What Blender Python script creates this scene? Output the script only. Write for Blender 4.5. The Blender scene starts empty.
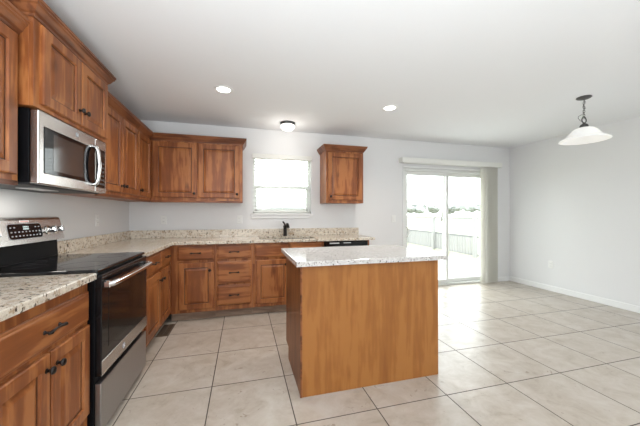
import bpy, bmesh, math, random
from mathutils import Vector, Matrix
PI = math.pi
rnd = random.Random(7)
COL = bpy.context.scene.collection

# ---------------------------------------------------------------- camera, sky, lights, exposure
scene = bpy.context.scene
scene.view_settings.view_transform = 'Standard'
scene.view_settings.look = 'None'
scene.view_settings.gamma = 1
scene.view_settings.use_curve_mapping = False
scene.view_settings.exposure = 0.08

cam_d = bpy.data.cameras.new('camera'); cam = bpy.data.objects.new('camera', cam_d); COL.objects.link(cam)
cam.location = (1.4051, -4.1279, 1.2293)
cam.rotation_euler = (math.radians(90.18), 0, math.radians(-15.15))
cam_d.sensor_width = 36.0; cam_d.lens = 283.4 / 640 * 36.0
cam_d.shift_y = 0.0; cam_d.clip_end = 500; cam_d.clip_start = 0.05
scene.camera = cam

world = bpy.data.worlds.new('sky'); scene.world = world; world.use_nodes = True
nt = world.node_tree; bg = nt.nodes['Background']
bg.inputs['Color'].default_value = (0.93, 0.975, 1.0, 1); bg.inputs['Strength'].default_value = 6.5

def area(name, loc, rot, sx, sy, power, color=(1, 1, 1), portal=False, spread=None):
    d = bpy.data.lights.new(name, 'AREA'); d.shape = 'RECTANGLE'; d.size = sx; d.size_y = sy
    d.energy = power; d.color = color
    if spread: d.spread = spread
    o = bpy.data.objects.new(name, d); COL.objects.link(o); o.location = loc; o.rotation_euler = rot
    if portal: d.cycles.is_portal = True
    return o
area('portal_sliding_door', (4.9, 0.16, 1.0), (-PI/2, 0, 0), 1.95, 2.0, 1, portal=True)
area('portal_kitchen_window', (1.96, 0.16, 1.65), (-PI/2, 0, 0), 0.9, 0.85, 1, portal=True)
area('portal_front_fill_opening', (1.5, -6.62, 1.5), (PI/2, 0, 0), 1.8, 1.2, 1, portal=True)  # added opening behind the camera, lets in fill daylight
area('portal_right_fill_opening', (6.17, -5.35, 1.4), (0, PI/2, 0), 1.2, 1.9, 1, portal=True)  # added opening in the right wall, fill daylight for the left side
# fill light added behind the camera, aimed up to brighten the ceiling
area('ceiling_bounce_fill', (1.3, -4.7, 0.85), (PI, 0, 0), 1.2, 0.9, 104, (0.90, 0.96, 1.0))

# ---------------------------------------------------------------- helpers
def box(bm, x0, x1, y0, y1, z0, z1, bev=0.0, seg=1):
    x0, x1 = sorted((x0, x1)); y0, y1 = sorted((y0, y1)); z0, z1 = sorted((z0, z1))
    vs = [bm.verts.new(p) for p in ((x0,y0,z0),(x1,y0,z0),(x1,y1,z0),(x0,y1,z0),(x0,y0,z1),(x1,y0,z1),(x1,y1,z1),(x0,y1,z1))]
    fs = [bm.faces.new([vs[i] for i in f]) for f in ((3,2,1,0),(4,5,6,7),(0,1,5,4),(1,2,6,5),(2,3,7,6),(3,0,4,7))]
    if bev > 0:
        es = list({e for f in fs for e in f.edges})
        bmesh.ops.bevel(bm, geom=es, offset=bev, segments=seg, affect='EDGES', profile=0.5)

def rings(bm, x0, x1, z0, z1, rr, groove=()):
    """nested rectangles in the xz plane facing -y: rr = [(inset, y), ...]; the last is filled"""
    prev = None
    first = None
    for n_, (ins, y) in enumerate(rr):
        r = [bm.verts.new(p) for p in ((x0+ins,y,z0+ins),(x1-ins,y,z0+ins),(x1-ins,y,z1-ins),(x0+ins,y,z1-ins))]
        if prev:
            for i in range(4):
                j = (i+1) % 4
                f = bm.faces.new((prev[i], prev[j], r[j], r[i]))
                if n_ in groove: f.material_index = 1
        else: first = r
        prev = r
    bm.faces.new(prev)
    bm.faces.new(list(reversed(first)))

def tube(bm, pts, r, n=10, caps=True):
    pts = [Vector(p) for p in pts]; rs = r if isinstance(r, (list, tuple)) else [r]*len(pts)
    loops = []; up = None
    for i, p in enumerate(pts):
        t = (pts[min(i+1, len(pts)-1)] - pts[max(i-1, 0)]).normalized()
        if up is None:
            up = Vector((0,0,1)) if abs(t.z) < .9 else Vector((1,0,0))
        a = (up - t*up.dot(t)).normalized(); b = t.cross(a); up = a
        loops.append([bm.verts.new(p + (a*math.cos(k*2*PI/n) + b*math.sin(k*2*PI/n))*rs[i]) for k in range(n)])
    for A, B in zip(loops, loops[1:]):
        for k in range(n): bm.faces.new((A[k], A[(k+1)%n], B[(k+1)%n], B[k]))
    if caps: bm.faces.new(list(reversed(loops[0]))); bm.faces.new(loops[-1])

def lathe(bm, prof, n=32, M=None, close=False):
    """prof = [(radius, z), ...] about z, transformed by M"""
    M = M or Matrix.Identity(4); loops = []
    for r, z in prof:
        if r < 1e-5: loops.append([bm.verts.new(M @ Vector((0,0,z)))])
        else: loops.append([bm.verts.new(M @ Vector((r*math.cos(k*2*PI/n), r*math.sin(k*2*PI/n), z))) for k in range(n)])
    pr = list(zip(loops, loops[1:])) + ([(loops[-1], loops[0])] if close else [])
    for A, B in pr:
        for k in range(n):
            j = (k+1) % n
            if len(A) == 1 and len(B) == 1: continue
            if len(A) == 1: bm.faces.new((A[0], B[k], B[j]))
            elif len(B) == 1: bm.faces.new((A[k], A[j], B[0]))
            else: bm.faces.new((A[k], A[j], B[j], B[k]))

def prism(bm, poly, a0, a1, axis='x'):
    """poly in the two other axes, extruded along axis"""
    f = {'x': lambda p, a: (a, p[0], p[1]), 'y': lambda p, a: (p[0], a, p[1]), 'z': lambda p, a: (p[0], p[1], a)}[axis]
    A = [bm.verts.new(f(p, a0)) for p in poly]; B = [bm.verts.new(f(p, a1)) for p in poly]
    n = len(poly)
    for i in range(n): bm.faces.new((A[i], A[(i+1)%n], B[(i+1)%n], B[i]))
    bm.faces.new(list(reversed(A))); bm.faces.new(B)

def sweep(bm, path, prof, k0=0.0, k1=0.0):
    """profile [(outward, z)] swept along a 2D path with mitred corners; k0/k1 shear the two ends"""
    P = [Vector(p) for p in path]; cols = []
    for i, p in enumerate(P):
        dirs = []
        if i > 0: dirs.append((P[i]-P[i-1]).normalized())
        if i < len(P)-1: dirs.append((P[i+1]-P[i]).normalized())
        ns = [Vector((d.y, -d.x)) for d in dirs]
        m = ns[0] if len(ns) == 1 else (ns[0]+ns[1]) / (1 + ns[0].dot(ns[1]))
        ex = Vector((0,0))
        if i == 0: ex = dirs[0]*k0
        if i == len(P)-1: ex = dirs[-1]*k1
        cols.append([bm.verts.new((p.x + (m.x+ex.x)*o, p.y + (m.y+ex.y)*o, z)) for o, z in prof])
    n = len(prof)
    for A, B in zip(cols, cols[1:]):
        for k in range(n): bm.faces.new((A[k], B[k], B[(k+1)%n], A[(k+1)%n]))
    bm.faces.new(cols[0]); bm.faces.new(list(reversed(cols[-1])))

def obj(name, bm, mat, parent=None, smooth=False, kind=None, mat2=None):
    bmesh.ops.recalc_face_normals(bm, faces=bm.faces)
    me = bpy.data.meshes.new(name); bm.to_mesh(me); bm.free()
    me.materials.append(mat)
    if mat2: me.materials.append(mat2)
    if smooth:
        for p in me.polygons: p.use_smooth = True
        try: me.set_sharp_from_angle(angle=math.radians(40))
        except Exception: pass
    o = bpy.data.objects.new(name, me); COL.objects.link(o)
    if parent: o.parent = parent
    if kind: o['kind'] = kind
    return o
def mk(f, *a, **k):
    bm = bmesh.new(); f(bm, *a, **k); return bm
def boxes(*bs):
    bm = bmesh.new()
    for b in bs: box(bm, *b)
    return bm
def tag(o, label, cat, group=None):
    o['label'] = label; o['category'] = cat
    if group: o['group'] = group
    return o
def thing(name, label, cat, loc=(0,0,0), rz=0, group=None):
    o = bpy.data.objects.new(name, None); COL.objects.link(o); o.location = loc; o.rotation_euler = (0,0,rz)
    o.empty_display_size = .05
    return tag(o, label, cat, group)
def struct(name, bm, m, parent=None): return obj(name, bm, m, parent, kind='structure')
def copy_tree(o, parent=None):
    c = o.copy(); COL.objects.link(c)
    if parent: c.parent = parent
    for ch in list(o.children): copy_tree(ch, c)
    return c

# ---------------------------------------------------------------- materials
def new_mat(name):
    m = bpy.data.materials.new(name); m.use_nodes = True
    return m, m.node_tree, m.node_tree.nodes['Principled BSDF']
def plain(name, col, rough=.5, metal=0.0, spec=None, emit=None, estr=0, trans=0, coat=0, alpha=1, bump=0, bscale=200):
    m, t, b = new_mat(name)
    b.inputs['Base Color'].default_value = (*col, 1); b.inputs['Roughness'].default_value = rough; b.inputs['Metallic'].default_value = metal
    if spec is not None: b.inputs['Specular IOR Level'].default_value = spec
    if emit: b.inputs['Emission Color'].default_value = (*emit, 1); b.inputs['Emission Strength'].default_value = estr
    b.inputs['Transmission Weight'].default_value = trans; b.inputs['Coat Weight'].default_value = coat; b.inputs['Alpha'].default_value = alpha
    if bump:
        n = t.nodes.new('ShaderNodeTexNoise'); n.inputs['Scale'].default_value = bscale
        tc = t.nodes.new('ShaderNodeTexCoord'); t.links.new(tc.outputs['Object'], n.inputs['Vector'])
        bp = t.nodes.new('ShaderNodeBump'); bp.inputs['Strength'].default_value = bump; bp.inputs['Distance'].default_value = .002
        t.links.new(n.outputs['Fac'], bp.inputs['Height']); t.links.new(bp.outputs['Normal'], b.inputs['Normal'])
    return m
def ramp(t, stops):
    r = t.nodes.new('ShaderNodeValToRGB'); e = r.color_ramp.elements
    while len(e) > 1: e.remove(e[-1])
    e[0].position = stops[0][0]; e[0].color = (*stops[0][1], 1)
    for p, c in stops[1:]:
        q = e.new(p); q.color = (*c, 1)
    return r
def wood(name, dark, mid, light, axis='z', rough=.36, knots=.5):
    m, t, b = new_mat(name); N = t.nodes; L = t.links
    tc = N.new('ShaderNodeTexCoord'); oi = N.new('ShaderNodeObjectInfo')
    off = N.new('ShaderNodeVectorMath'); off.operation = 'MULTIPLY_ADD'
    comb = N.new('ShaderNodeCombineXYZ')
    for i in range(3): L.new(oi.outputs['Random'], comb.inputs[i])
    off.inputs[1].default_value = (17, 23, 31)
    L.new(comb.outputs[0], off.inputs[0]); L.new(tc.outputs['Object'], off.inputs[2])
    mp = N.new('ShaderNodeMapping'); L.new(off.outputs[0], mp.inputs['Vector'])
    mp.inputs['Scale'].default_value = {'z': (1,1,.11), 'x': (.11,1,1), 'y': (1,.11,1)}[axis]
    n1 = N.new('ShaderNodeTexNoise'); n1.inputs['Scale'].default_value = 13; n1.inputs['Detail'].default_value = 3; n1.inputs['Distortion'].default_value = .35
    L.new(mp.outputs[0], n1.inputs['Vector'])
    n2 = N.new('ShaderNodeTexNoise'); n2.inputs['Scale'].default_value = 42; n2.inputs['Detail'].default_value = 4; L.new(mp.outputs[0], n2.inputs['Vector'])
    n3 = N.new('ShaderNodeTexNoise'); n3.inputs['Scale'].default_value = 5; n3.inputs['Detail'].default_value = 3; L.new(off.outputs[0], n3.inputs['Vector'])
    a = N.new('ShaderNodeMath'); a.operation = 'MULTIPLY_ADD'; a.inputs[1].default_value = .50; L.new(n2.outputs['Fac'], a.inputs[0]); L.new(n1.outputs['Fac'], a.inputs[2])
    a2 = N.new('ShaderNodeMath'); a2.operation = 'MULTIPLY_ADD'; a2.inputs[1].default_value = .35; L.new(n3.outputs['Fac'], a2.inputs[0]); L.new(a.outputs[0], a2.inputs[2])
    r = ramp(t, [(.56, dark), (.90, mid), (1.08, light)]); L.new(a2.outputs[0], r.inputs[0])
    # knots
    mk_ = N.new('ShaderNodeMapping'); L.new(off.outputs[0], mk_.inputs['Vector'])
    mk_.inputs['Scale'].default_value = {'z': (1,1,.5), 'x': (.5,1,1), 'y': (1,.5,1)}[axis]
    v = N.new('ShaderNodeTexVoronoi'); v.inputs['Scale'].default_value = 4.5; L.new(mk_.outputs[0], v.inputs['Vector'])
    kr = ramp(t, [(0, (0,0,0)), (.05, (.25,.25,.25)), (.13, (1,1,1))]); L.new(v.outputs['Distance'], kr.inputs[0])
    mx = N.new('ShaderNodeMix'); mx.data_type = 'RGBA'; mx.blend_type = 'MULTIPLY'; mx.inputs[0].default_value = knots
    L.new(r.outputs[0], mx.inputs[6]); L.new(kr.outputs[0], mx.inputs[7]); L.new(mx.outputs[2], b.inputs['Base Color'])
    b.inputs['Roughness'].default_value = rough; b.inputs['Specular IOR Level'].default_value = .35
    bp = N.new('ShaderNodeBump'); bp.inputs['Strength'].default_value = .12; bp.inputs['Distance'].default_value = .001
    L.new(n2.outputs['Fac'], bp.inputs['Height']); L.new(bp.outputs[0], b.inputs['Normal'])
    return m
W_D, W_M, W_L = (.150,.045,.014), (.245,.077,.023), (.375,.140,.044)
wood_v = wood('stained_alder', W_D, W_M, W_L, 'z')
wood_h = wood('stained_alder_across', W_D, W_M, W_L, 'x')
wood_edge = wood('dark_glazed_alder', (.06,.020,.010), (.15,.048,.018), (.24,.085,.032), 'x')
wood_toe = wood('grey_brown_toe_board', (.16,.10,.07), (.24,.16,.11), (.30,.21,.15), 'x', .6)
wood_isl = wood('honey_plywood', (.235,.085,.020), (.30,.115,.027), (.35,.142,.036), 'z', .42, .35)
wood_isl_side = wood('shaded_island_side', (.11,.035,.011), (.18,.062,.020), (.24,.09,.030), 'z', .4, .3)  # weaker light on the island sides is put into this darker wood

groove_m = plain('dark_brown_groove', (.055,.020,.010), .45)  # dark brown for the groove ring of the door panels
def granite(name, base, tan, dark, rough=.12, k=1.0):
    m, t, b = new_mat(name); N = t.nodes; L = t.links
    tc = N.new('ShaderNodeTexCoord')
    n1 = N.new('ShaderNodeTexNoise'); n1.inputs['Scale'].default_value = 26*k; n1.inputs['Detail'].default_value = 6; n1.inputs['Roughness'].default_value = .75
    n2 = N.new('ShaderNodeTexNoise'); n2.inputs['Scale'].default_value = 95*k; n2.inputs['Detail'].default_value = 4; n2.inputs['Roughness'].default_value = .6
    n3 = N.new('ShaderNodeTexNoise'); n3.inputs['Scale'].default_value = 50*k; n3.inputs['Detail'].default_value = 5; n3.inputs['Distortion'].default_value = .6
    for n in (n1, n2, n3): L.new(tc.outputs['Object'], n.inputs['Vector'])
    r1 = ramp(t, [(.36, tan), (.5, base), (.62, tuple(min(1, c*1.12) for c in base))]); L.new(n1.outputs['Fac'], r1.inputs[0])
    r2 = ramp(t, [(.325, (.03,.028,.028)), (.37, (.28,.24,.21)), (.415, (1,1,1))]); L.new(n3.outputs['Fac'], r2.inputs[0])
    r3 = ramp(t, [(.32, dark), (.40, (1,1,1))]); L.new(n2.outputs['Fac'], r3.inputs[0])
    m1 = N.new('ShaderNodeMix'); m1.data_type = 'RGBA'; m1.blend_type = 'MULTIPLY'; m1.inputs[0].default_value = .9
    m2 = N.new('ShaderNodeMix'); m2.data_type = 'RGBA'; m2.blend_type = 'MULTIPLY'; m2.inputs[0].default_value = .9
    L.new(r1.outputs[0], m1.inputs[6]); L.new(r2.outputs[0], m1.inputs[7]); L.new(m1.outputs[2], m2.inputs[6]); L.new(r3.outputs[0], m2.inputs[7])
    L.new(m2.outputs[2], b.inputs['Base Color']); b.inputs['Roughness'].default_value = rough
    return m
gran = granite('speckled_cream_granite', (.64,.58,.49), (.40,.29,.19), (.24,.17,.12))
gran_isl = granite('speckled_daylit_granite', (.60,.58,.555), (.52,.49,.455), (.26,.24,.22), k=1.7)  # paler copy of the cream granite, island daylight put into the colour

TS, TX, TY = .5155, .6757, -2.4934
def tile_mat():
    m, t, b = new_mat('beige_marbled_floor_tile'); N = t.nodes; L = t.links
    tc = N.new('ShaderNodeTexCoord'); sp = N.new('ShaderNodeSeparateXYZ'); L.new(tc.outputs['Object'], sp.inputs[0])
    def math_(op, a, bb=None, c=None):
        n = N.new('ShaderNodeMath'); n.operation = op
        for i, v in enumerate((a, bb, c)):
            if v is None: continue
            if isinstance(v, (int, float)): n.inputs[i].default_value = v
            else: L.new(v, n.inputs[i])
        return n.outputs[0]
    ux = math_('DIVIDE', math_('SUBTRACT', sp.outputs[0], TX), TS); uy = math_('DIVIDE', math_('SUBTRACT', sp.outputs[1], TY), TS)
    def edge(u):
        f = math_('FRACT', math_('ADD', u, 50.0)); return math_('MINIMUM', f, math_('SUBTRACT', 1.0, f))
    d = math_('MULTIPLY', math_('MINIMUM', edge(ux), edge(uy)), TS)
    g = N.new('ShaderNodeMapRange'); g.inputs[1].default_value = .0026; g.inputs[2].default_value = .0042; g.interpolation_type = 'SMOOTHSTEP'; L.new(d, g.inputs[0])
    cb = N.new('ShaderNodeCombineXYZ'); L.new(math_('FLOOR', ux), cb.inputs[0]); L.new(math_('FLOOR', uy), cb.inputs[1])
    wn = N.new('ShaderNodeTexWhiteNoise'); wn.noise_dimensions = '3D'; L.new(cb.outputs[0], wn.inputs['Vector'])
    ad = N.new('ShaderNodeVectorMath'); ad.operation = 'MULTIPLY_ADD'; ad.inputs[1].default_value = (9, 9, 9)
    L.new(wn.outputs['Color'], ad.inputs[0]); L.new(tc.outputs['Object'], ad.inputs[2])
    n1 = N.new('ShaderNodeTexNoise'); n1.inputs['Scale'].default_value = 6; n1.inputs['Detail'].default_value = 9; n1.inputs['Roughness'].default_value = .68; n1.inputs['Distortion'].default_value = .5
    L.new(ad.outputs[0], n1.inputs['Vector'])
    r = ramp(t, [(.26, (.34,.285,.222)), (.42, (.445,.388,.322)), (.55, (.50,.446,.386)), (.72, (.56,.52,.467))]); L.new(n1.outputs['Fac'], r.inputs[0])
    # small pits and veins
    n2 = N.new('ShaderNodeTexNoise'); n2.inputs['Scale'].default_value = 14; n2.inputs['Detail'].default_value = 6; n2.inputs['Distortion'].default_value = 2.0; L.new(ad.outputs[0], n2.inputs['Vector'])
    r2 = ramp(t, [(.27, (.55,.48,.42)), (.34, (1,1,1))]); L.new(n2.outputs['Fac'], r2.inputs[0])
    mv = N.new('ShaderNodeMix'); mv.data_type = 'RGBA'; mv.blend_type = 'MULTIPLY'; mv.inputs[0].default_value = .8
    L.new(r.outputs[0], mv.inputs[6]); L.new(r2.outputs[0], mv.inputs[7])
    mx = N.new('ShaderNodeMix'); mx.data_type = 'RGBA'; L.new(g.outputs[0], mx.inputs[0]); mx.inputs[6].default_value = (.075,.06,.048,1); L.new(mv.outputs[2], mx.inputs[7])
    L.new(mx.outputs[2], b.inputs['Base Color'])
    rr = N.new('ShaderNodeMapRange'); rr.inputs[3].default_value = .8; rr.inputs[4].default_value = .33; L.new(g.outputs[0], rr.inputs[0]); L.new(rr.outputs[0], b.inputs['Roughness'])
    bp = N.new('ShaderNodeBump'); bp.inputs['Strength'].default_value = .5; bp.inputs['Distance'].default_value = .002
    L.new(g.outputs[0], bp.inputs['Height']); L.new(bp.outputs[0], b.inputs['Normal'])
    b.inputs['Specular IOR Level'].default_value = .7
    return m
tile = tile_mat()
wall_m = plain('pale_grey_wall_paint', (.765,.765,.765), .75, bump=.15, bscale=160)
ceil_m = plain('white_ceiling_paint', (.84,.85,.865), .85, bump=.3, bscale=90)
trim_m = plain('white_trim_paint', (.84,.84,.83), .45)
vinyl = plain('white_vinyl', (.80,.81,.78), .35)
blind_m = plain('cream_white_blind', (.80,.80,.76), .5)
steel = plain('brushed_stainless_steel', (.60,.58,.56), .27, 1.0)
steel_d = plain('grey_stainless_steel', (.38,.37,.37), .33, 1.0)
chrome = plain('polished_steel', (.80,.80,.80), .12, 1.0)
black_gl = plain('black_glass', (.008,.008,.009), .07, 0, spec=.35)
black_pl = plain('black_enamel', (.005,.005,.006), .45, spec=.12)
black_mt = plain('matt_black_plastic', (.02,.02,.022), .5)
oven_gl = plain('oven_window_glass', (.010,.008,.007), .09, 0, spec=.25)
micro_gl = plain('microwave_window_mesh', (.050,.040,.036), .10, 0, spec=.8)
bronze = plain('oil_rubbed_bronze', (.025,.020,.018), .38, .7)
ring_m = plain('burner_ring_grey', (.045,.045,.05), .15)
white_pl = plain('white_plastic', (.82,.82,.80), .4)
slot_m = plain('socket_shadow_grey', (.30,.30,.30), .6)
badge_m = plain('pale_badge', (.75,.76,.78), .3, .3)
badge_d = plain('grey_badge_ring', (.30,.31,.34), .3, .5)
digit_m = plain('lit_digits', (.7,.8,.8), .5, emit=(.65,.85,.85), estr=.8)
mark_m = plain('printed_panel_marks', (.45,.45,.47), .5)
sticker_m = plain('white_label_paper', (.80,.74,.72), .6)
sticker_r = plain('red_label_print', (.55,.12,.10), .6)
lamp_w = plain('lit_diffuser', (.9,.9,.88), .5, emit=(1,.96,.90), estr=6)
dome_m = plain('lit_frosted_dome', (.92,.92,.90), .4, emit=(1,.96,.90), estr=2.2)
pend_gl = plain('white_alabaster_glass', (.90,.90,.88), .25, emit=(1,.98,.95), estr=.24)  # unlit pendant; a faint glow is put into the glass itself
pewter = plain('dark_pewter', (.10,.10,.10), .4, .8)
vent_m = plain('brown_register_metal', (.16,.11,.075), .5, .3)
sink_m = plain('dark_sink_steel', (.20,.20,.20), .35, 1.0)
def glass_mat():
    m, t, b = new_mat('clear_window_glass'); N = t.nodes; L = t.links
    tr = N.new('ShaderNodeBsdfTransparent'); tr.inputs[0].default_value = (.96,.98,.97,1)
    gl = N.new('ShaderNodeBsdfGlossy'); gl.inputs['Roughness'].default_value = .02
    lw = N.new('ShaderNodeLayerWeight'); lw.inputs[0].default_value = .5
    pw = N.new('ShaderNodeMath'); pw.operation = 'POWER'; pw.inputs[1].default_value = 5; L.new(lw.outputs['Facing'], pw.inputs[0])
    fr = N.new('ShaderNodeMath'); fr.operation = 'MULTIPLY_ADD'; fr.inputs[1].default_value = .9; fr.inputs[2].default_value = .035; L.new(pw.outputs[0], fr.inputs[0])
    mx = N.new('ShaderNodeMixShader'); L.new(fr.outputs[0], mx.inputs[0]); L.new(tr.outputs[0], mx.inputs[1]); L.new(gl.outputs[0], mx.inputs[2])
    L.new(mx.outputs[0], N['Material Output'].inputs[0]); return m
glass = glass_mat()
vane_m = plain('ivory_vertical_vane', (.78,.77,.73), .6)
def _tl():
    t = vane_m.node_tree; b = t.nodes['Principled BSDF']
    tr = t.nodes.new('ShaderNodeBsdfTranslucent'); tr.inputs[0].default_value = (.85,.84,.78,1)
    mx = t.nodes.new('ShaderNodeMixShader'); mx.inputs[0].default_value = .45
    t.links.new(b.outputs[0], mx.inputs[1]); t.links.new(tr.outputs[0], mx.inputs[2]); t.links.new(mx.outputs[0], t.nodes['Material Output'].inputs[0])
_tl()

# ---------------------------------------------------------------- room shell
RW, FY, H, T = 6.1465, -6.6, 2.44, .16
fl = boxes((-T, RW+T, FY-T, .10, -.12, 0)); struct('floor', fl, tile)
struct('ceiling', boxes((-T, RW+T, FY-T, T, H, H+.15)), ceil_m)
struct('wall_left', boxes((-T, 0, FY-T, T, 0, H)), wall_m)
struct('wall_right', boxes((RW, RW+T, FY-T, -6.3, 0, H), (RW, RW+T, -6.3, -4.4, 0, .8), (RW, RW+T, -6.3, -4.4, 2.0, H), (RW, RW+T, -4.4, T, 0, H)), wall_m)  # gap behind the camera is added so daylight reaches the left side
# back wall with a kitchen window and a sliding door
wx0, wx1, wz0, wz1 = 1.535, 2.385, 1.232, 2.075
dx0, dx1, dz1 = 3.934, 5.80, 1.99
struct('wall_back', boxes((0, wx0, 0, T, 0, H), (wx0, wx1, 0, T, 0, wz0), (wx0, wx1, 0, T, wz1, H), (wx1, dx0, 0, T, 0, H),
                          (dx0, dx1, 0, T, dz1, H), (dx1, RW, 0, T, 0, H)), wall_m)
# wall behind the camera with an opening added for more daylight
struct('wall_front', boxes((0, .6, FY-T, FY, 0, H), (.6, 2.4, FY-T, FY, 0, .9), (.6, 2.4, FY-T, FY, 2.1, H), (2.4, RW, FY-T, FY, 0, H)), wall_m)
def baseboard(name, x0, x1, y0, y1):
    struct(name, boxes((x0, x1, y0, y1, 0, .085, .004)), trim_m)
baseboard('baseboard_back', dx1+.02, RW-.014, -.014, 0)
baseboard('baseboard_back_kitchen', 3.10, dx0-.012, -.014, 0)
baseboard('baseboard_right', RW-.014, RW, FY, 0)

# ---------------------------------------------------------------- kitchen window
w = struct('window_1', boxes((wx0, wx0+.035, .07, .13, wz0, wz1, .003), (wx1-.035, wx1, .07, .13, wz0, wz1, .003),
                             (wx0, wx1, .07, .13, wz0, wz0+.035, .003), (wx0, wx1, .07, .13, wz1-.035, wz1, .003)), vinyl)
struct('sash', boxes((wx0+.035, wx1-.035, .075, .105, 1.60, 1.64, .003), (wx0+.035, wx0+.06, .075, .105, wz0+.035, 1.60, .003),
                     (wx1-.06, wx1-.035, .075, .105, wz0+.035, 1.60, .003), (wx0+.035, wx1-.035, .075, .105, wz0+.035, wz0+.065, .003)), vinyl, w)
struct('pane', boxes((wx0+.035, wx1-.035, .098, .102, wz0+.03, wz1-.03)), glass, w)
struct('trim_1', boxes((wx0-.03, wx1+.02, -.035, 0, wz0-.022, wz0, .004), (wx0-.025, wx1+.015, -.016, 0, wz0-.07, wz0-.022, .004),
                       (wx0, wx1, 0, .07, wz0-.001, wz0+.004)), trim_m)
# horizontal blind
bl = thing('window_blind', 'white horizontal slat blind hanging open in the kitchen window above the sink', 'blind', (0, 0, 0))
obj('headrail', boxes((wx0-.012, wx1+.012, -.03, .045, 2.018, 2.085, .006)), blind_m, bl)
def slats(bm):
    z = 1.985
    while z > 1.30:
        prism(bm, [(.010, z-.001), (.035, z+.0025), (.060, z-.001), (.060, z+.001), (.035, z+.0045), (.010, z+.001)], wx0+.012, wx1-.012, 'x'); z -= .043
obj('slats', mk(slats), blind_m, bl)
obj('bottom_rail', boxes((wx0+.012, wx1-.012, .012, .058, 1.252, 1.266, .003)), blind_m, bl)
def cords(bm):
    for x in (wx0+.10, (wx0+wx1)/2, wx1-.10):
        for y in (.011, .059): tube(bm, [(x, y, 2.02), (x, y, 1.26)], .0012, 5)
obj('ladder_cords', mk(cords), blind_m, bl)
obj('tilt_wand', mk(tube, [(wx0+.06, -.008, 2.03), (wx0+.062, -.010, 1.55)], .004, 8), blind_m, bl)

# ---------------------------------------------------------------- sliding door
d = struct('door_1', boxes((dx0, dx0+.05, .02, .14, 0, dz1, .004), (dx1-.05, dx1, .02, .14, 0, dz1, .004),
                           (dx0+.05, dx1-.05, .02, .14, dz1-.05, dz1, .004), (dx0+.05, dx1-.05, .02, .14, 0.0, .03, .004)), vinyl)
xm = 4.815
def panel(x0, x1, y0, y1, st):
    return boxes((x0, x0+st, y0, y1, .032, dz1-.052, .004), (x1-st, x1, y0, y1, .032, dz1-.052, .004),
                 (x0+st, x1-st, y0, y1, .032, .10, .004), (x0+st, x1-st, y0, y1, dz1-.11, dz1-.052, .004))
s1 = struct('sliding_panel', panel(dx0+.052, xm+.03, .035, .07, .05), vinyl, d)
struct('pane', boxes((dx0+.10, xm-.02, .05, .055, .09, dz1-.10)), glass, s1)
s2 = struct('fixed_panel', panel(xm-.03, dx1-.052, .08, .115, .05), vinyl, d)
struct('pane', boxes((xm+.02, dx1-.10, .095, .10, .09, dz1-.10)), glass, s2)
struct('door_handle', mk(tube, [(dx0+.075, .034, .84), (dx0+.085, -.012, .87), (dx0+.095, -.022, .93), (dx0+.085, -.012, .99), (dx0+.075, .034, 1.02)], .009, 8), vinyl, d)
struct('trim_2', boxes((dx0-.012, dx0, -.012, .02, 0, dz1+.012, .002), (dx0-.012, dx1, -.012, .02, dz1, dz1+.022, .002)), trim_m)
va = thing('vertical_blind', 'ivory vertical blind drawn aside at the right of the sliding glass door', 'blind')
obj('valance', boxes((3.855, 5.855, -.115, -.102, 2.055, 2.135, .003), (3.855, 3.868, -.102, 0, 2.055, 2.135, .002), (5.842, 5.855, -.102, 0, 2.055, 2.135, .002),
                     (3.868, 5.842, -.102, 0, 2.122, 2.133)), blind_m, va)
obj('headrail', boxes((3.90, 5.82, -.075, -.035, 2.05, 2.09, .003)), blind_m, va)
v0 = None
for i in range(15):
    bm = bmesh.new()
    n = 6; a = math.radians(-52 + rnd.uniform(-5, 5)) if i else math.radians(-14); A = []; B = []
    for k in range(n+1):
        s = (k/n-.5)*.089; c = .008*(1-(2*k/n-1)**2)
        A.append((s*math.cos(a) - c*math.sin(a), s*math.sin(a) + c*math.cos(a)))
    poly = A + [(x+.0012, y-.0004) for x, y in reversed(A)]
    prism(bm, poly, .018, 2.05, 'z')
    o = obj('vane', bm, vane_m, va); o.location = (5.495 + i*.0172 if i else 5.47, -.062, 0)

# ---------------------------------------------------------------- cabinets
CROWN = [(0,0),(.006,0),(.010,.012),(.020,.020),(.034,.046),(.042,.052),(.042,.062),(.048,.066),(.048,.080),(0,.080)]
def door_bm(x0, x1, z0, z1, yb):
    bm = bmesh.new()
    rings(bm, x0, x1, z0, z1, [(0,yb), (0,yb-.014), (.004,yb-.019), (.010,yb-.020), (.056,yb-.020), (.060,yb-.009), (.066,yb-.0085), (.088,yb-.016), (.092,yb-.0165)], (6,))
    return bm
def drawer_bm(x0, x1, z0, z1, yb):
    bm = bmesh.new()
    rings(bm, x0, x1, z0, z1, [(0,yb), (0,yb-.010), (.004,yb-.013), (.011,yb-.0135), (.015,yb-.019), (.019,yb-.020)])
    return bm
def knob(x, y, z, parent):
    bm = bmesh.new(); M = Matrix.Translation((x, y, z)) @ Matrix.Rotation(PI/2, 4, 'X')
    lathe(bm, [(0,0),(.010,0),(.010,.003),(.006,.005),(.006,.014),(.013,.018),(.0165,.024),(.014,.030),(.007,.033),(0,.034)], 16, M)
    return obj('knob', bm, bronze, parent, True)
def pull(x, y, z, parent, w=.096):
    bm = bmesh.new(); h = w/2
    pts = [(x-h-.012, y-.022, z-.002), (x-h, y-.026, z), (x-h*.5, y-.024, z+.002), (x, y-.022, z+.003), (x+h*.5, y-.024, z+.002), (x+h, y-.026, z), (x+h+.012, y-.022, z-.002)]
    tube(bm, pts, [.004, .0085, .005, .004, .005, .0085, .004], 10)
    for s in (-h, h):
        M = Matrix.Translation((x+s, y, z)) @ Matrix.Rotation(PI/2, 4, 'X')
        lathe(bm, [(0,0),(.009,0),(.008,.004),(.005,.008),(.005,.026),(0,.026)], 12, M)
    return obj('pull', bm, bronze, parent, True)
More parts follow.
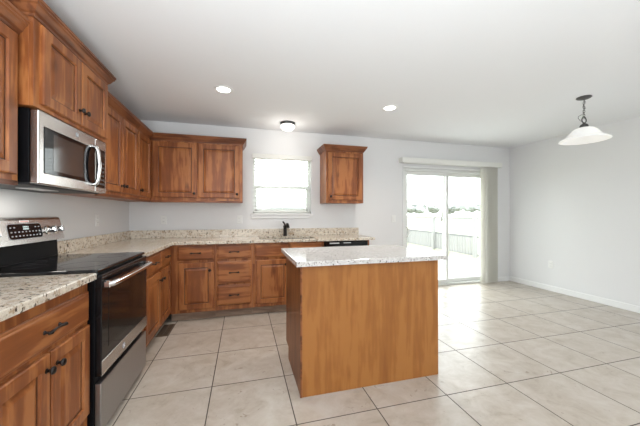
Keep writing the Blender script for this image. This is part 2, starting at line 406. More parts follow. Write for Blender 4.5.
def cabinet(name, label, loc, rz, w, dep, z0, z1, stiles, rails, fronts, group=None, cat='cabinet', crown=None, toe=False, side_mat=None, x_in=0.0, fx0=0.0):
    """fronts: ('door'|'drawer'|'false', x0, x1, z0, z1, hardware) with hardware = None, 'pull', or (dx, dz) of a knob from the lower left"""
    t = thing(name, label, cat, loc, rz, group)
    if z1 - z0 > 0: obj('body', boxes((0, w, -(dep-.019), 0, z0, z1, .001)), side_mat or wood_v, t)
    bm = bmesh.new()
    for a, b_ in stiles: box(bm, a, b_, -dep, -(dep-.019), z0, z1, .0012)
    for a, b_, c, e in rails: box(bm, a, b_, -dep, -(dep-.0192), c, e, .0012)
    obj('face_frame', bm, wood_v, t)
    for k, a, b_, c, e, hw in fronts:
        if k == 'door': o = obj('door', door_bm(a, b_, c, e, -dep), wood_v, t, mat2=groove_m)
        else: o = obj('drawer' if k == 'drawer' else 'false_front', drawer_bm(a, b_, c, e, -dep), wood_h, t)
        if hw == 'pull': pull((a+b_)/2, -dep-.019, (c+e)/2, o)
        elif hw: knob(a+hw[0], -dep-.019, c+hw[1], o)
    if toe: obj('toe_kick', boxes((fx0, w, -(dep-.065), -(dep-.075), 0, z0)), wood_toe, t)
    if crown:
        path, k0, k1, zc = crown; bm = bmesh.new(); sweep(bm, path, [(o_, zc+z_) for o_, z_ in CROWN], k0, k1)
        obj('crown_moulding', bm, wood_edge, t)
    return t
L90 = PI/2
UB, UT = 1.383, 2.14     # wall cabinets
def light_rail(t, w, dep, z, x0=0):
    obj('light_rail', boxes((x0, w, -dep-.002, -dep+.018, z-.014, z+.010, .002)), wood_edge, t)

# near wall cabinet, left of the microwave
c = cabinet('wall_cabinet', 'knotty alder wall cabinet left of the microwave, cut off by the photo edge', (0, -2.988, 0), L90, .60, .33, UB, UT,
    [(0,.04),(.56,.60)], [(.04,.56,UB,UB+.05),(.04,.56,UT-.05,UT)],
    [('door', .022, .298, 1.420, 2.105, (.25,.06)), ('door', .302, .570, 1.420, 2.105, (.03,.06))],
    crown=([(0,0),(0,-.33),(.60,-.33)], 0, 0, 2.115))
light_rail(c, .60, .33, UB)
# cabinet over the microwave (deeper and taller)
c = cabinet('wall_cabinet', 'raised deeper two-door wall cabinet directly above the microwave', (0, -2.386, 0), L90, .784, .39, 1.772, 2.25,
    [(0,.06),(.749,.784)], [(.06,.749,1.772,1.80),(.06,.749,2.21,2.25),(.388,.422,1.80,2.21)],
    [('door', .045, .400, 1.795, 2.205, (.330,.085)), ('door', .409, .764, 1.795, 2.205, (.026,.085))],
    crown=([(0,0),(0,-.39),(.784,-.39),(.784,0)], 0, 0, 2.217))
# two-door left wall cabinet
c = cabinet('wall_cabinet', 'two-door wall cabinet on the left wall just beyond the microwave', (0, -1.600, 0), L90, .83, .33, UB, UT,
    [(0,.03),(.80,.83)], [(.03,.80,UB,UB+.05),(.03,.80,UT-.05,UT)],
    [('door', .012, .420, 1.420, 2.105, (.378,.06)), ('door', .426, .815, 1.420, 2.105, (.030,.06))],
    crown=([(0,-.33),(.83,-.33)], 0, 0, 2.115))
light_rail(c, .83, .33, UB)
# corner cabinet on the left wall
c = cabinet('wall_cabinet', 'narrow single-door corner wall cabinet at the far end of the left wall', (0, -.769, 0), L90, .769, .33, UB, UT,
    [(0,.02),(.40,.439)], [(.02,.40,UB,UB+.05),(.02,.40,UT-.05,UT)],
    [('door', .010, .405, 1.420, 2.105, (.03,.06))],
    crown=([(0,-.33),(.439,-.33)], 0, -1.0, 2.115))
light_rail(c, .439, .33, UB)
# back wall cabinet left of window
c = cabinet('wall_cabinet', 'wide two-door wall cabinet on the back wall left of the window', (.331, 0, 0), 0, 1.066, .33, UB, UT,
    [(0,.04),(1.02,1.066)], [(.04,1.02,UB,UB+.05),(.04,1.02,UT-.05,UT),(.50,.55,UB+.05,UT-.05)],
    [('door', .030, .518, 1.430, 2.100, (.460,.05)), ('door', .532, 1.026, 1.430, 2.100, (.464,.05))],
    crown=([(0,-.33),(1.066,-.33),(1.066,0)], 1.0, 0, 2.115))
light_rail(c, 1.066, .33, UB, .004)
# single cabinet right of window
c = cabinet('wall_cabinet', 'small single-door wall cabinet hanging alone right of the window', (2.522, 0, 0), 0, .560, .33, UB, UT,
    [(0,.04),(.52,.56)], [(.04,.52,UB,UB+.05),(.04,.52,UT-.05,UT)],
    [('door', .026, .535, 1.425, 2.090, (.035,.05))],
    crown=([(0,0),(0,-.33),(.56,-.33),(.56,0)], 0, 0, 2.115))

# base cabinets
BZ0, BZ1 = .10, .878
DR = (.700, .862); DO = (.140, .668)
c = cabinet('base_cabinet', 'near base cabinet left of the range with wide drawer over two doors', (0, -3.010, 0), L90, .652, .61, BZ0, BZ1,
    [(0,.04),(.612,.652)], [(.04,.612,BZ0,.20),(.04,.612,.635,.69),(.04,.612,.80,BZ1),(.306,.346,.20,.635)],
    [('drawer', .018, .637, .672, .824, 'pull'), ('door', .018, .320, .182, .650, (.275,.405)), ('door', .332, .637, .182, .650, (.030,.405))], toe=True)
c = cabinet('base_cabinet', 'base cabinet between the range and the corner with two small drawers', (0, -1.598, 0), L90, .988, .61, BZ0, BZ1,
    [(0,.13),(.525,.577),(.93,.988)], [(.13,.525,BZ0,.15),(.577,.93,BZ0,.15),(.13,.525,.66,.71),(.577,.93,.66,.71),(.13,.93,.855,BZ1)],
    [('drawer', .120, .543, *DR, 'pull'), ('drawer', .566, .952, *DR, 'pull'), ('door', .120, .543, *DO, (.385,.45)), ('door', .566, .952, *DO, (.035,.45))], toe=True)
c = cabinet('base_cabinet', 'back wall corner base cabinet with one drawer above one door', (.612, 0, 0), 0, .480, .61, BZ0, BZ1,
    [(0,.085),(.455,.48)], [(.085,.455,BZ0,.15),(.085,.455,.66,.71),(.085,.455,.855,BZ1)],
    [('drawer', .076, .463, *DR, 'pull'), ('door', .088, .463, *DO, (.335,.44))], toe=True)
c = cabinet('base_cabinet', 'narrow back wall base cabinet stacked with three drawers', (1.093, 0, 0), 0, .418, .61, BZ0, BZ1,
    [(0,.03),(.388,.418)], [(.03,.388,BZ0,.15),(.03,.388,.385,.41),(.03,.388,.66,.70),(.03,.388,.855,BZ1)],
    [('drawer', .016, .402, *DR, 'pull'), ('drawer', .016, .402, .412, .668, 'pull'), ('drawer', .016, .402, .160, .390, 'pull')], toe=True)
c = cabinet('base_cabinet', 'sink base cabinet under the window with a plain false drawer front', (1.512, 0, 0), 0, .896, .61, BZ0, BZ1-.25,
    [(0,.04),(.43,.47),(.856,.896)], [(.04,.43,BZ0,.15),(.47,.856,BZ0,.15)],
    [('false', .028, .442, *DR, None), ('false', .455, .868, *DR, None), ('door', .040, .442, *DO, (.360,.47)), ('door', .455, .868, *DO, (.035,.47))], toe=True)
obj('upper_rail', boxes((0, .896, -.61, -.591, .628, BZ1, .001), (0, .018, -.591, 0, .628, BZ1), (.878, .896, -.591, 0, .628, BZ1)), wood_v, c)
tag(obj('end_panel', boxes((3.024, 3.046, -.61, -.002, 0, BZ1, .001)), wood_v), 'narrow wooden end panel closing the counter beside the dishwasher', 'panel')

# ---------------------------------------------------------------- worktops
def slab(bm, xs, ys, inside, z0, z1):
    V = {}
    def v(i, j):
        if (i, j) not in V: V[(i, j)] = bm.verts.new((xs[i], ys[j], z0))
        return V[(i, j)]
    fs = [bm.faces.new((v(i,j), v(i,j+1), v(i+1,j+1), v(i+1,j))) for i in range(len(xs)-1) for j in range(len(ys)-1)
          if inside((xs[i]+xs[i+1])/2, (ys[j]+ys[j+1])/2)]
    r = bmesh.ops.extrude_face_region(bm, geom=fs)
    for e in r['geom']:
        if isinstance(e, bmesh.types.BMVert): e.co.z = z1
    es = [e for e in bm.edges if len(e.link_faces) == 2 and abs(e.verts[0].co.z-z1) < 1e-5 and abs(e.verts[1].co.z-z1) < 1e-5
          and any(abs(f.normal.z) < .5 for f in e.link_faces)]
    bmesh.ops.recalc_face_normals(bm, faces=bm.faces)
    es = [e for e in bm.edges if all(abs(q.co.z-z1) < 1e-5 for q in e.verts) and len(e.link_faces) == 2 and e.calc_face_angle(0) > 1]
    bmesh.ops.bevel(bm, geom=es, offset=.005, segments=2, affect='EDGES', profile=.5)
CZ0, CZ1 = .880, .914
SX0, SX1, SY0, SY1 = 1.61, 2.33, -.56, -.13
bm = bmesh.new()
slab(bm, [.001, .648, SX0, SX1, 3.113], [-1.600, -.648, SY0, SY1, -.001],
     lambda x, y: (x < .648 or y > -.648) and not (SX0 < x < SX1 and SY0 < y < SY1), CZ0, CZ1)
ct = obj('countertop', bm, gran); tag(ct, 'L-shaped speckled cream granite countertop running round the kitchen corner', 'countertop')
obj('backsplash', boxes((.001, .021, -1.600, -.001, CZ1, 1.016, .002), (.021, 3.142, -.021, -.001, CZ1, 1.016, .002)), gran, ct)
bm = bmesh.new(); slab(bm, [.001, .648], [-3.06, -2.3505], lambda x, y: True, CZ0, CZ1)
ct2 = obj('countertop', bm, gran); tag(ct2, 'short granite countertop in the lower left corner, near side of the range', 'countertop')
obj('backsplash', boxes((.001, .021, -3.06, -2.3505, CZ1, 1.016, .002)), gran, ct2)

# sink
def basin(bm, x0, x1, y0, y1, z0, z1, t=.006):
    box(bm, x0-t, x0, y0-t, y1+t, z0, z1); box(bm, x1, x1+t, y0-t, y1+t, z0, z1)
    box(bm, x0, x1, y0-t, y0, z0, z1); box(bm, x0, x1, y1, y1+t, z0, z1); box(bm, x0-t, x1+t, y0-t, y1+t, z0-t, z0)
sk = thing('kitchen_sink', 'undermounted stainless double sink set in the counter below the window', 'sink', (0,0,0))
bm = bmesh.new(); basin(bm, SX0+.008, 1.96, SY0+.008, SY1-.008, .70, .8785); obj('basin', bm, sink_m, sk)
bm = bmesh.new(); basin(bm, 1.98, SX1-.008, SY0+.008, SY1-.008, .70, .8785); obj('basin', bm, sink_m, sk)
obj('drain', mk(lathe, [(0,.7015),(.04,.7015),(.042,.704),(.03,.7045),(0,.7025)], 20, Matrix.Translation((1.79,-.34,0))), steel, sk)
obj('drain', mk(lathe, [(0,.7015),(.04,.7015),(.042,.704),(.03,.7045),(0,.7025)], 20, Matrix.Translation((2.15,-.34,0))), steel, sk)
# faucet
fa = thing('kitchen_faucet', 'dark bronze single-lever faucet standing behind the sink', 'faucet', (1.985, -.075, CZ1+.0005))
obj('base', mk(lathe, [(0,0),(.030,0),(.030,.006),(.024,.012),(.022,.020),(0,.020)], 24), bronze, fa, True)
obj('body', mk(lathe, [(0,.012),(.027,.012),(.025,.04),(.024,.09),(.025,.118),(.028,.128),(.028,.142),(.019,.152),(0,.150)], 24), bronze, fa, True)
obj('spout', mk(tube, [(0,-.004,.110),(.004,-.045,.150),(.010,-.095,.172),(.014,-.135,.170),(.016,-.160,.150),(.017,-.170,.122)], [.018,.017,.0165,.018,.020,.021], 14), bronze, fa, True)
obj('lever', mk(tube, [(0,0,.145),(-.006,.008,.165),(-.018,.012,.190),(-.034,.010,.204)], [.014,.012,.011,.012], 10), bronze, fa, True)

# ---------------------------------------------------------------- range  (local: x along the wall, front toward -y, turned to face the room)
RW_ = .740
rg = thing('electric_range', 'stainless and black glass-top electric range between the left base cabinets', 'range', (0, -2.345, 0), L90)
obj('body', boxes((0, RW_, -.635, -.02, .035, .912, .003)), black_pl, rg)
for x in (.05, RW_-.05):
    for y in (-.58, -.08): obj('foot', mk(lathe, [(0,0),(.018,0),(.018,.01),(.008,.012),(.008,.036),(0,.036)], 12, Matrix.Translation((x,y,0))), black_mt, rg)
ck = obj('cooktop', boxes((-.004, RW_+.004, -.652, -.085, .912, .930, .004, 2)), black_gl, rg)
def ring(bm, x, y, r):
    lathe(bm, [(r-.003,.9302),(r,.9302),(r,.9306),(r-.003,.9306)], 40, Matrix.Translation((x,y,0)), True)
for x, y, r in ((.20,-.50,.115), (.56,-.50,.085), (.20,-.24,.075), (.56,-.24,.095), (.38,-.16,.055)):
    o = obj('burner_ring', mk(ring, x, y, r), ring_m, ck)
# oven door
od = obj('oven_door', boxes((.004, RW_-.004, -.668, -.636, .350, .900, .004, 2)), black_gl, rg)
obj('door_strip', boxes((.004, RW_-.004, -.6705, -.6675, .352, .432, .0012)), steel, od)
obj('window', boxes((.085, RW_-.085, -.6695, -.667, .480, .810, .001)), oven_gl, od)
h = obj('handle', mk(tube, [(.026,-.690,.842),(.036,-.706,.844),(.12,-.712,.845),(.36,-.716,.846),(.60,-.712,.845),(.690,-.706,.844),(.700,-.690,.842)],
     [.012,.016,.017,.017,.017,.016,.012], 14), chrome, od, True)
for x in (.018, .680): obj('handle_mount', boxes((x, x+.028, -.702, -.668, .824, .862, .006)), chrome, h)
def badge(parent, x, y, z, r):
    M = Matrix.Translation((x, y, z)) @ Matrix.Rotation(PI/2, 4, 'X')
    b = obj('badge', mk(lathe, [(0,0),(r,0),(r,.0012),(r*.9,.002),(0,.002)], 28, M), badge_d, parent)
    bm = bmesh.new()
    for q in range(4):      # four short curls around a monogram, as on the appliance's round emblem
        a0 = q*PI/2 + .3
        pts = [(x + r*rr*math.cos(a0+da), y-.0024, z + r*rr*math.sin(a0+da)) for da, rr in ((0,.8),(.4,.82),(.8,.78),(1.15,.62))]
        tube(bm, pts, r*.055, 6)
    tube(bm, [(x-.12*r, y-.0024, z+.38*r), (x-.40*r, y-.0024, z+.25*r), (x-.46*r, y-.0024, z-.1*r), (x-.25*r, y-.0024, z-.36*r), (x-.08*r, y-.0024, z-.1*r), (x-.30*r, y-.0024, z-.05*r)], r*.06, 6)
    tube(bm, [(x+.45*r, y-.0024, z+.33*r), (x+.2*r, y-.0024, z+.33*r), (x+.12*r, y-.0024, z+.1*r), (x+.35*r, y-.0024, z), (x+.12*r, y-.0024, z-.15*r), (x+.25*r, y-.0024, z-.36*r), (x+.48*r, y-.0024, z-.28*r)], r*.06, 6)
    obj('monogram', bm, badge_m, b)
badge(od, .29, -.6705, .392, .019)
obj('storage_drawer', boxes((.004, RW_-.004, -.666, -.636, .045, .312, .004, 2)), steel_d, rg)
# backguard with controls
bgd = obj('backguard', mk(prism, [(-.022,.930),(-.088,.930),(-.082,1.05),(-.022,1.05)], .003, RW_-.003, 'x'), black_pl, rg)
bm = bmesh.new(); prism(bm, [(-.022,1.048),(-.128,1.048),(-.126,1.058),(-.100,1.190),(-.092,1.204),(-.075,1.210),(-.022,1.210)], 0, RW_, 'x')
es = [e for e in bm.edges if all(v.co.x < 1e-6 for v in e.verts) or all(v.co.x > RW_-1e-6 for v in e.verts)]
bmesh.ops.bevel(bm, geom=es, offset=.006, segments=2, affect='EDGES')
cp = obj('control_panel', bm, steel, rg)
# sloped front: point (x, s, h) with s along the slope from bottom to top
def slope(x, s, out):
    y0, z0, y1, z1 = -.1265, 1.058, -.100, 1.190
    L = math.hypot(y1-y0, z1-z0); ty, tz = (y1-y0)/L, (z1-z0)/L
    return (x, y0 + ty*s - tz*out, z0 + tz*s + ty*out)
def slope_plate(bm, x0, x1, s0, s1, o0, o1):
    A = [bm.verts.new(slope(x, s, o)) for o in (o0, o1) for x, s in ((x0,s0),(x1,s0),(x1,s1),(x0,s1))]
    for f in ((0,1,2,3),(4,5,6,7),(0,1,5,4),(1,2,6,5),(2,3,7,6),(3,0,4,7)): bm.faces.new([A[i] for i in f])
def slope_round(bm, x0, x1, s0, s1, o, r=.016):
    P = []
    for cx, cy, a in ((x1-r,s1-r,0),(x0+r,s1-r,1),(x0+r,s0+r,2),(x1-r,s0+r,3)):
        for k in range(5):
            t = (a + k/4)*PI/2; P.append((cx + r*math.cos(t), cy + r*math.sin(t)))
    A = [bm.verts.new(slope(x, s, -.001)) for x, s in P]; B = [bm.verts.new(slope(x, s, o)) for x, s in P]
    n = len(P)
    for i in range(n): bm.faces.new((A[i], A[(i+1)%n], B[(i+1)%n], B[i]))
    bm.faces.new(B); bm.faces.new(list(reversed(A)))
bz = obj('display_surround', mk(slope_round, .232, .518, .018, .116, .0012, .02), steel_d, cp)
dp = obj('display', mk(slope_round, .236, .514, .022, .112, .002, .018), black_gl, bz)
bm = bmesh.new()
for i, ch in enumerate('110'):
    for sx, sy, w_, h_ in ((0,0,.003,.011),(0,.013,.003,.011),(-.009,0,.003,.011),(-.009,.013,.003,.011)):
        x = .365 + i*.016; slope_plate(bm, x+sx, x+sx+w_, .078+sy-.002, .078+sy+h_-.004, .002, .0024)
obj('digits', bm, digit_m, dp)
bm = bmesh.new()
for r_, s in enumerate((.036, .060)):
    for i in range(9): slope_plate(bm, .252+i*.029, .264+i*.029, s, s+.007, .002, .0024)
for i in (0, 1, 7, 8): slope_plate(bm, .252+i*.029, .264+i*.029, .088, .094, .002, .0024)
obj('button_marks', bm, mark_m, dp)
st = obj('sticker', mk(slope_plate, .340, .418, .121, .1335, 0, .0008), sticker_m, cp)
bm = bmesh.new()
for i in range(6): slope_plate(bm, .348+i*.011, .356+i*.011, .1245, .130, .0008, .0012)
obj('sticker_print', bm, sticker_r, st)
for x in (.035, .105, .575, .655):
    o = slope(x, .062, 0); tilt = math.atan2(.0265, .132)
    M = Matrix.Translation(o) @ Matrix.Rotation(PI/2 - tilt, 4, 'X')
    k = obj('knob', mk(lathe, [(0,0),(.030,0),(.031,.004),(.026,.007),(.019,.009),(.019,.036),(.016,.042),(0,.043)], 24, M), chrome, cp, True)
    bm = bmesh.new(); box(bm, -.006, .006, -.021, .021, .030, .054, .002); bmesh.ops.transform(bm, matrix=M, verts=bm.verts)
    obj('knob_grip', bm, chrome, k)

# ---------------------------------------------------------------- microwave
mw = thing('microwave_oven', 'stainless over-the-range microwave with black window and bowed handle', 'microwave', (0, -2.362, 1.379), L90)
obj('body', boxes((.002, .733, -.358, -.002, .012, .388, .003)), black_pl, mw)
obj('underside', boxes((.004, .731, -.352, -.006, 0, .012, .002)), black_mt, mw)
obj('cooktop_lamp', boxes((.24, .46, -.245, -.155, -.003, .0, .001)), white_pl, mw)
l = bpy.data.lights.new('cooktop_fill_light', 'AREA'); l.shape = 'RECTANGLE'; l.size = .2; l.size_y = .08; l.energy = .7; l.color = (1,.95,.88)  # light added under the lens to lift the wall behind the range
lo = bpy.data.objects.new('cooktop_fill_light', l); COL.objects.link(lo); lo.location = (.35,-.20,-.006); lo.parent = mw
md = obj('door', boxes((0, .570, -.400, -.360, .004, .384, .006, 2)), steel, mw)
obj('window', boxes((.038, .564, -.4025, -.399, .062, .308, .003)), black_gl, md)
obj('window_mesh', boxes((.110, .410, -.4032, -.4024, .085, .285, .0005)), micro_gl, md)
h = obj('handle', mk(tube, [(.528,-.401,.052),(.528,-.424,.058),(.528,-.436,.095),(.528,-.442,.185),(.528,-.436,.275),(.528,-.424,.312),(.528,-.401,.318)],
    [.012,.013,.013,.013,.013,.013,.012], 12), chrome, md, True)
badge(md, .345, -.4000, .345, .015)
pn = obj('control_panel', boxes((.573, .735, -.400, -.360, .004, .384, .006, 2)), steel, mw)
kp = obj('keypad', boxes((.585, .708, -.4025, -.399, .040, .318, .003)), black_gl, pn)
bm = bmesh.new()
for r_ in range(6):
    for c_ in range(3): box(bm, .602+c_*.034, .624+c_*.034, -.4029, -.4024, .062+r_*.030, .074+r_*.030)
obj('button_marks', bm, plain('dim_keypad_marks', (.10,.10,.10), .4), kp)
obj('display', boxes((.600, .700, -.4030, -.4024, .270, .300)), plain('display_window', (.02,.03,.035), .1), kp)
def grille(bm):
    for i in range(30): box(bm, .03+i*.0235, .045+i*.0235, -.35, -.33, -.001, .003)
obj('vent_grille', mk(grille), black_mt, mw)

# ---------------------------------------------------------------- dishwasher
dw = thing('dishwasher', 'black dishwasher under the counter, showing its control strip above the island', 'dishwasher', (2.411, 0, 0))
obj('body', boxes((.003, .605, -.585, -.02, .02, .870, .002)), black_pl, dw)
dd = obj('door', boxes((.004, .604, -.625, -.586, .110, .770, .004)), black_pl, dw)
cs = obj('control_strip', boxes((.004, .604, -.632, -.586, .774, .868, .006)), black_gl, dw)
obj('handle_pocket', boxes((.18, .42, -.6335, -.631, .790, .812, .001)), black_mt, cs)
obj('silver_marks', boxes((.07, .20, -.6332, -.6315, .842, .856, .0004), (.26, .36, -.6332, -.6315, .846, .855, .0004)), badge_m, cs)
obj('kick_plate', boxes((.004, .604, -.56, -.545, .0, .105)), black_mt, dw)

# ---------------------------------------------------------------- island
isl = thing('kitchen_island', 'freestanding kitchen island with tall honey plywood back facing the camera', 'island', (0, 0, 0))
ix0, ix1, iy0, iy1 = 1.777, 2.851, -2.265, -1.600
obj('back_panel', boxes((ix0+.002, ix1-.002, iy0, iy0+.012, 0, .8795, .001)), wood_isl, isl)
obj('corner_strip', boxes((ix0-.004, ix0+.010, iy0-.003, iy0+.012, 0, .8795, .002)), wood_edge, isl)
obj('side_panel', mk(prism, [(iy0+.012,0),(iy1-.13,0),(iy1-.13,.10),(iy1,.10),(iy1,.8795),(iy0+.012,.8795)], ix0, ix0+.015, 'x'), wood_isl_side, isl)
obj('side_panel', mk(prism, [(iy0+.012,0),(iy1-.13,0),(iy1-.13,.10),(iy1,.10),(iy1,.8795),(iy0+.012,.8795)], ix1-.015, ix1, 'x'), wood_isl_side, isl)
obj('body', boxes((ix0+.015, ix1-.015, iy0+.012, iy1-.002, .10, .879)), wood_v, isl)
obj('toe_kick', boxes((ix0+.015, ix1-.015, iy1-.14, iy1-.13, 0, .10)), wood_toe, isl)
for i in range(2):
    x0 = ix0+.03 + i*.51; 
    bm = door_bm(-.25, .25, .14, .665, 0); o = obj('door', bm, wood_v, isl, mat2=groove_m); o.rotation_euler = (0,0,PI); o.location = (x0+.25, iy1-.001, 0)
    knob(-.20 if i else .20, -.019, .60, o)
    bm = drawer_bm(-.25, .25, .69, .856, 0); o = obj('drawer', bm, wood_h, isl); o.rotation_euler = (0,0,PI); o.location = (x0+.25, iy1-.001, 0)
    pull(0, -.019, .775, o)
bm = bmesh.new(); slab(bm, [1.742, 2.897], [-2.297, -1.520], lambda x, y: True, CZ0, CZ1)
tag(obj('countertop', bm, gran_isl), 'rectangular granite countertop on the island, bright with window glare', 'countertop')

# ---------------------------------------------------------------- floor register
fr = thing('floor_register', 'brown metal floor vent in the tile below the left cabinets', 'floor vent', (.618, -.812, 0))
def grid(bm):
    box(bm, -.055, .055, -.16, -.150, 0, .005, .001); box(bm, -.055, .055, .150, .16, 0, .005, .001)
    box(bm, -.055, -.045, -.15, .15, 0, .005, .001); box(bm, .045, .055, -.15, .15, 0, .005, .001); box(bm, -.004, .004, -.15, .15, .001, .005)
    for i in range(14): y = -.14+i*.0215; box(bm, -.045, .045, y-.002, y+.004, .001, .005)
obj('grille', mk(grid), vent_m, fr)
obj('duct_opening', boxes((-.046, .046, -.151, .151, .0, .0012)), black_mt, fr)

# ---------------------------------------------------------------- wall plates
def plate(name, label, loc, rz, kind, group=None):
    t = thing(name, label, kind, loc, rz, group)
    obj('plate', boxes((-.036, .036, -.006, 0, -.058, .058, .003)), white_pl, t)
    if name == 'wall_outlet':
        for s in (-1, 1):
            so = obj('socket', boxes((-.017, .017, -.009, -.005, s*.021-.014, s*.021+.014, .002)), white_pl, t)
            obj('slots', boxes((-.008, -.005, -.0095, -.0088, s*.021-.004, s*.021+.006), (.005, .008, -.0095, -.0088, s*.021-.004, s*.021+.006)), slot_m, so)
    else:
        obj('rocker', boxes((-.016, .016, -.010, -.005, -.032, .032, .002)), white_pl, t)
plate('wall_outlet', 'white outlet on the left wall above the backsplash beyond the range', (0, -.829, 1.165), L90, 'outlet')
plate('wall_outlet', 'white outlet on the back wall under the wide cabinet near the corner', (.398, 0, 1.150), 0, 'outlet')
plate('wall_outlet', 'white outlet on the back wall between the wide cabinet and the window', (1.357, 0, 1.150), 0, 'outlet')
plate('light_switch', 'white wall switch on the back wall left of the sliding door', (3.76, 0, 1.150), 0, 'switch')
plate('wall_outlet', 'white outlet low on the bare right wall', (RW, -.72, .42), -PI/2, 'outlet')

# ---------------------------------------------------------------- ceiling lights
def can(x, y, label, power):
    t = thing('recessed_light', label, 'ceiling light', (x, y, H), 0, 'recessed ceiling lights')
    obj('trim_ring', mk(lathe, [(.062,-.0005),(.092,-.0005),(.092,-.005),(.080,-.009),(.066,-.006),(.062,-.003)], 36, None, True), trim_m, t, True)
    obj('diffuser', mk(lathe, [(0,-.004),(.064,-.004),(.064,-.001),(0,-.001)], 32), lamp_w, t)
    l = bpy.data.lights.new('recessed_lamp', 'SPOT'); l.energy = power; l.color = (1,.90,.80); l.spot_size = 2.5; l.spot_blend = .9; l.shadow_soft_size = .06
    lo = bpy.data.objects.new('recessed_lamp', l); COL.objects.link(lo); lo.location = (0,0,-.02); lo.parent = t
can(1.22, -1.226, 'round recessed ceiling light above the walkway, the left one of the two', 54)
can(3.018, -1.218, 'round recessed ceiling light above the island, the right one of the two', 54)
t = thing('flush_ceiling_light', 'lit flush dome ceiling light with dark rim over the sink window', 'ceiling light', (1.975, -.375, H))
obj('rim', mk(lathe, [(0,-.0005),(.098,-.0005),(.100,-.010),(.094,-.030),(.084,-.034),(0,-.034)], 36), pewter, t, True)
obj('dome', mk(lathe, [(0,-.030),(.088,-.030),(.094,-.045),(.088,-.066),(.068,-.088),(.040,-.101),(0,-.107)], 36), dome_m, t, True)
l = bpy.data.lights.new('dome_lamp', 'POINT'); l.energy = 2.2; l.color = (1,.94,.86); l.shadow_soft_size = .09
lo = bpy.data.objects.new('dome_lamp', l); COL.objects.link(lo); lo.location = (0,0,-.22); lo.parent = t

# pendant
PX, PY = 4.816, -2.009
t = thing('pendant_light', 'white glass bowl-shade pendant hanging on a dark chain at the right', 'pendant light', (PX, PY, H))
obj('canopy', mk(lathe, [(0,-.0005),(.062,-.0005),(.064,-.006),(.056,-.014),(.040,-.020),(.012,-.026),(0,-.028)], 32), pewter, t, True)
ch = bmesh.new(); z = -.030; k = 0
while z > -.205:
    ang = PI/2*(k % 2) + .4
    pts = [(.008*math.cos(a)*math.cos(ang), .008*math.cos(a)*math.sin(ang), z-.011 + .0145*math.sin(a)) for a in [q*2*PI/12 for q in range(13)]]
    tube(ch, pts, .0022, 6, False); z -= .0215; k += 1
obj('chain', ch, pewter, t, True)
cord = [(0,0,-.028)] + [(.013*math.sin(a*2.2), .013*math.cos(a*2.2), -.03-.022*a) for a in range(1, 7)] + [(-.03,0,-.185),(-.075,0,-.205),(-.085,0,-.225),(-.060,0,-.245),(-.012,0,-.262)]
obj('cord', mk(tube, cord, .0022, 6), pewter, t, True)
hk = bmesh.new()
tube(hk, [(0,0,-.200),(.018,0,-.212),(.032,0,-.232),(.030,0,-.252),(.014,0,-.264),(0,0,-.268)], .005, 8)
tube(hk, [(0,0,-.200),(-.018,0,-.212),(-.030,0,-.232),(-.028,0,-.252),(-.014,0,-.264),(0,0,-.268)], .005, 8)
lathe(hk, [(0,-.262),(.010,-.264),(.014,-.276),(.030,-.286),(.036,-.300),(.034,-.318),(0,-.318)], 24)
obj('socket_cup', hk, pewter, t, True)
outer = [(.034,-.316),(.060,-.320),(.088,-.332),(.108,-.352),(.124,-.376),(.142,-.400),(.168,-.420),(.198,-.436),(.206,-.446)]
inner = [(.202,-.450),(.190,-.440),(.163,-.427),(.137,-.406),(.118,-.381),(.102,-.357),(.084,-.338),(.058,-.326),(.034,-.322)]
obj('lamp_shade', mk(lathe, outer+inner, 56, None, True), pend_gl, t, True)
obj('bulb', mk(lathe, [(0,-.318),(.014,-.322),(.016,-.345),(.030,-.375),(.030,-.395),(.018,-.412),(0,-.418)], 20), plain('frosted_bulb', (.9,.9,.88), .4), t, True)

# ---------------------------------------------------------------- outdoors
grass_m = plain('pale_winter_lawn', (.30,.30,.20), .9, bump=.5, bscale=20)
conc_m = plain('pale_concrete', (.55,.54,.52), .85, bump=.2, bscale=30)
fence_m = plain('weathered_fence_boards', (.25,.245,.24), .85)
fence_d = plain('fence_rails', (.15,.15,.15), .85)
leaf_m = plain('bare_winter_treetop', (.24,.25,.24), .95)
bark_m = plain('grey_bark', (.12,.11,.10), .9)
struct('lawn', boxes((-60, 120, .161, 150, -.30, -.12)), grass_m)
struct('patio', boxes((3.2, 7.2, .161, 3.2, -.12, -.03)), conc_m)
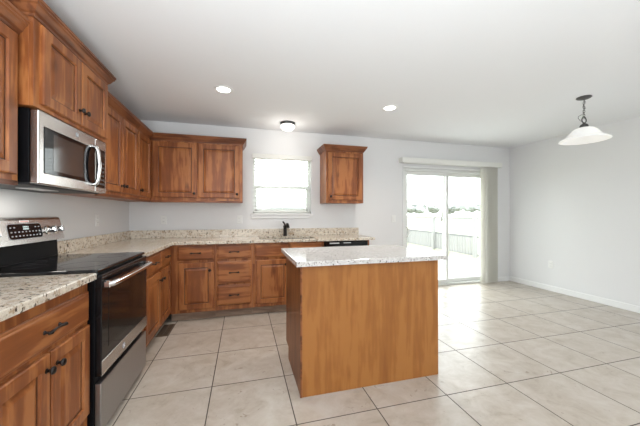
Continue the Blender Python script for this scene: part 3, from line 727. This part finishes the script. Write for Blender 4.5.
# backyard fence receding to the left
p0 = Vector((8.35, 3.0)); p1 = Vector((8.75, 9.5)); 
fr_dir = (p1-p0); FLn = fr_dir.length; fr_dir.normalize()
fn = thing('backyard_fence', 'pale wooden backyard fence with picket boards seen through the sliding door', 'fence', (8.35, 3.0, -.12), math.atan2(fr_dir.y, fr_dir.x))
N_ = int(FLn/.13)
bm = bmesh.new()
for i in range(N_): box(bm, .02+i*.13, .115+i*.13, -.012, .012, .05, .60)
obj('pickets', bm, fence_m, fn)
obj('rail', boxes((0, FLn, -.035, -.012, .60, .66)), fence_d, fn)
obj('rail', boxes((0, FLn, -.035, -.012, .04, .10)), fence_d, fn)
obj('rail', boxes((0, FLn, -.03, .03, 1.18, 1.22)), fence_d, fn)
for i in range(4): obj('post', boxes((i*(FLn-.1)/3, i*(FLn-.1)/3+.10, .012, .11, 0, 1.25, .005)), fence_m, fn)
# far trees
def tree(x, y, h, w, label, seed):
    rr = random.Random(seed)
    t = thing('tree', label, 'tree', (x, y, -.12), 0, 'distant trees beyond the yard')
    obj('trunk', mk(tube, [(0,0,0),(.1,0,h*.35),(0,.1,h*.6)], [.22,.16,.08], 8), bark_m, t)
    bm = bmesh.new()
    for k in range(9):
        b2 = bmesh.ops.create_icosphere(bm, subdivisions=3, radius=1)
        cx, cy, cz = rr.uniform(-.7,.7)*w, rr.uniform(-.4,.4)*w, h*(.5+.36*rr.random()); s = w*rr.uniform(.16,.30)
        for v in b2['verts']:
            f = 1 + rr.uniform(-.16,.16); v.co = Vector((cx+v.co.x*s*f, cy+v.co.y*s*f, cz+v.co.z*s*.6*f))
    obj('crown', bm, leaf_m, t)
tree(29, 40, 3.3, 4.2, 'small hazy tree on the horizon, leftmost behind the left door pane', 1)
tree(33.5, 48, 4.1, 5.2, 'tallest hazy tree on the horizon, in the middle of the left door pane', 2)
tree(38, 42, 3.3, 4.5, 'low hazy tree on the horizon, at the right of the left door pane', 3)
tree(50, 44, 3.4, 4.8, 'low hazy tree on the horizon, at the left of the right door pane', 4)
tree(60, 44, 3.9, 5.5, 'rounded hazy tree on the horizon, at the right of the right door pane', 5)
# neighbour's house through the kitchen window
roof_m = plain('grey_shingle_roof', (.26,.265,.27), .9); siding = plain('pale_siding', (.42,.42,.41), .8)
hs = thing('neighbor_house', 'low pale house with grey gabled roof glimpsed through the kitchen window', 'house', (4.6, 30, -.45))
obj('walls', boxes((-7.5, 5.0, 0, 8, 0, 2.35)), siding, hs)
obj('roof', mk(prism, [(-.5,2.3),(4,3.75),(8.5,2.3),(8.5,2.45),(4,3.92),(-.5,2.45)], -8, 5.4, 'x'), roof_m, hs)
obj('window', boxes((-4.5, -3.0, -.03, .01, .9, 2.0)), roof_m, hs)
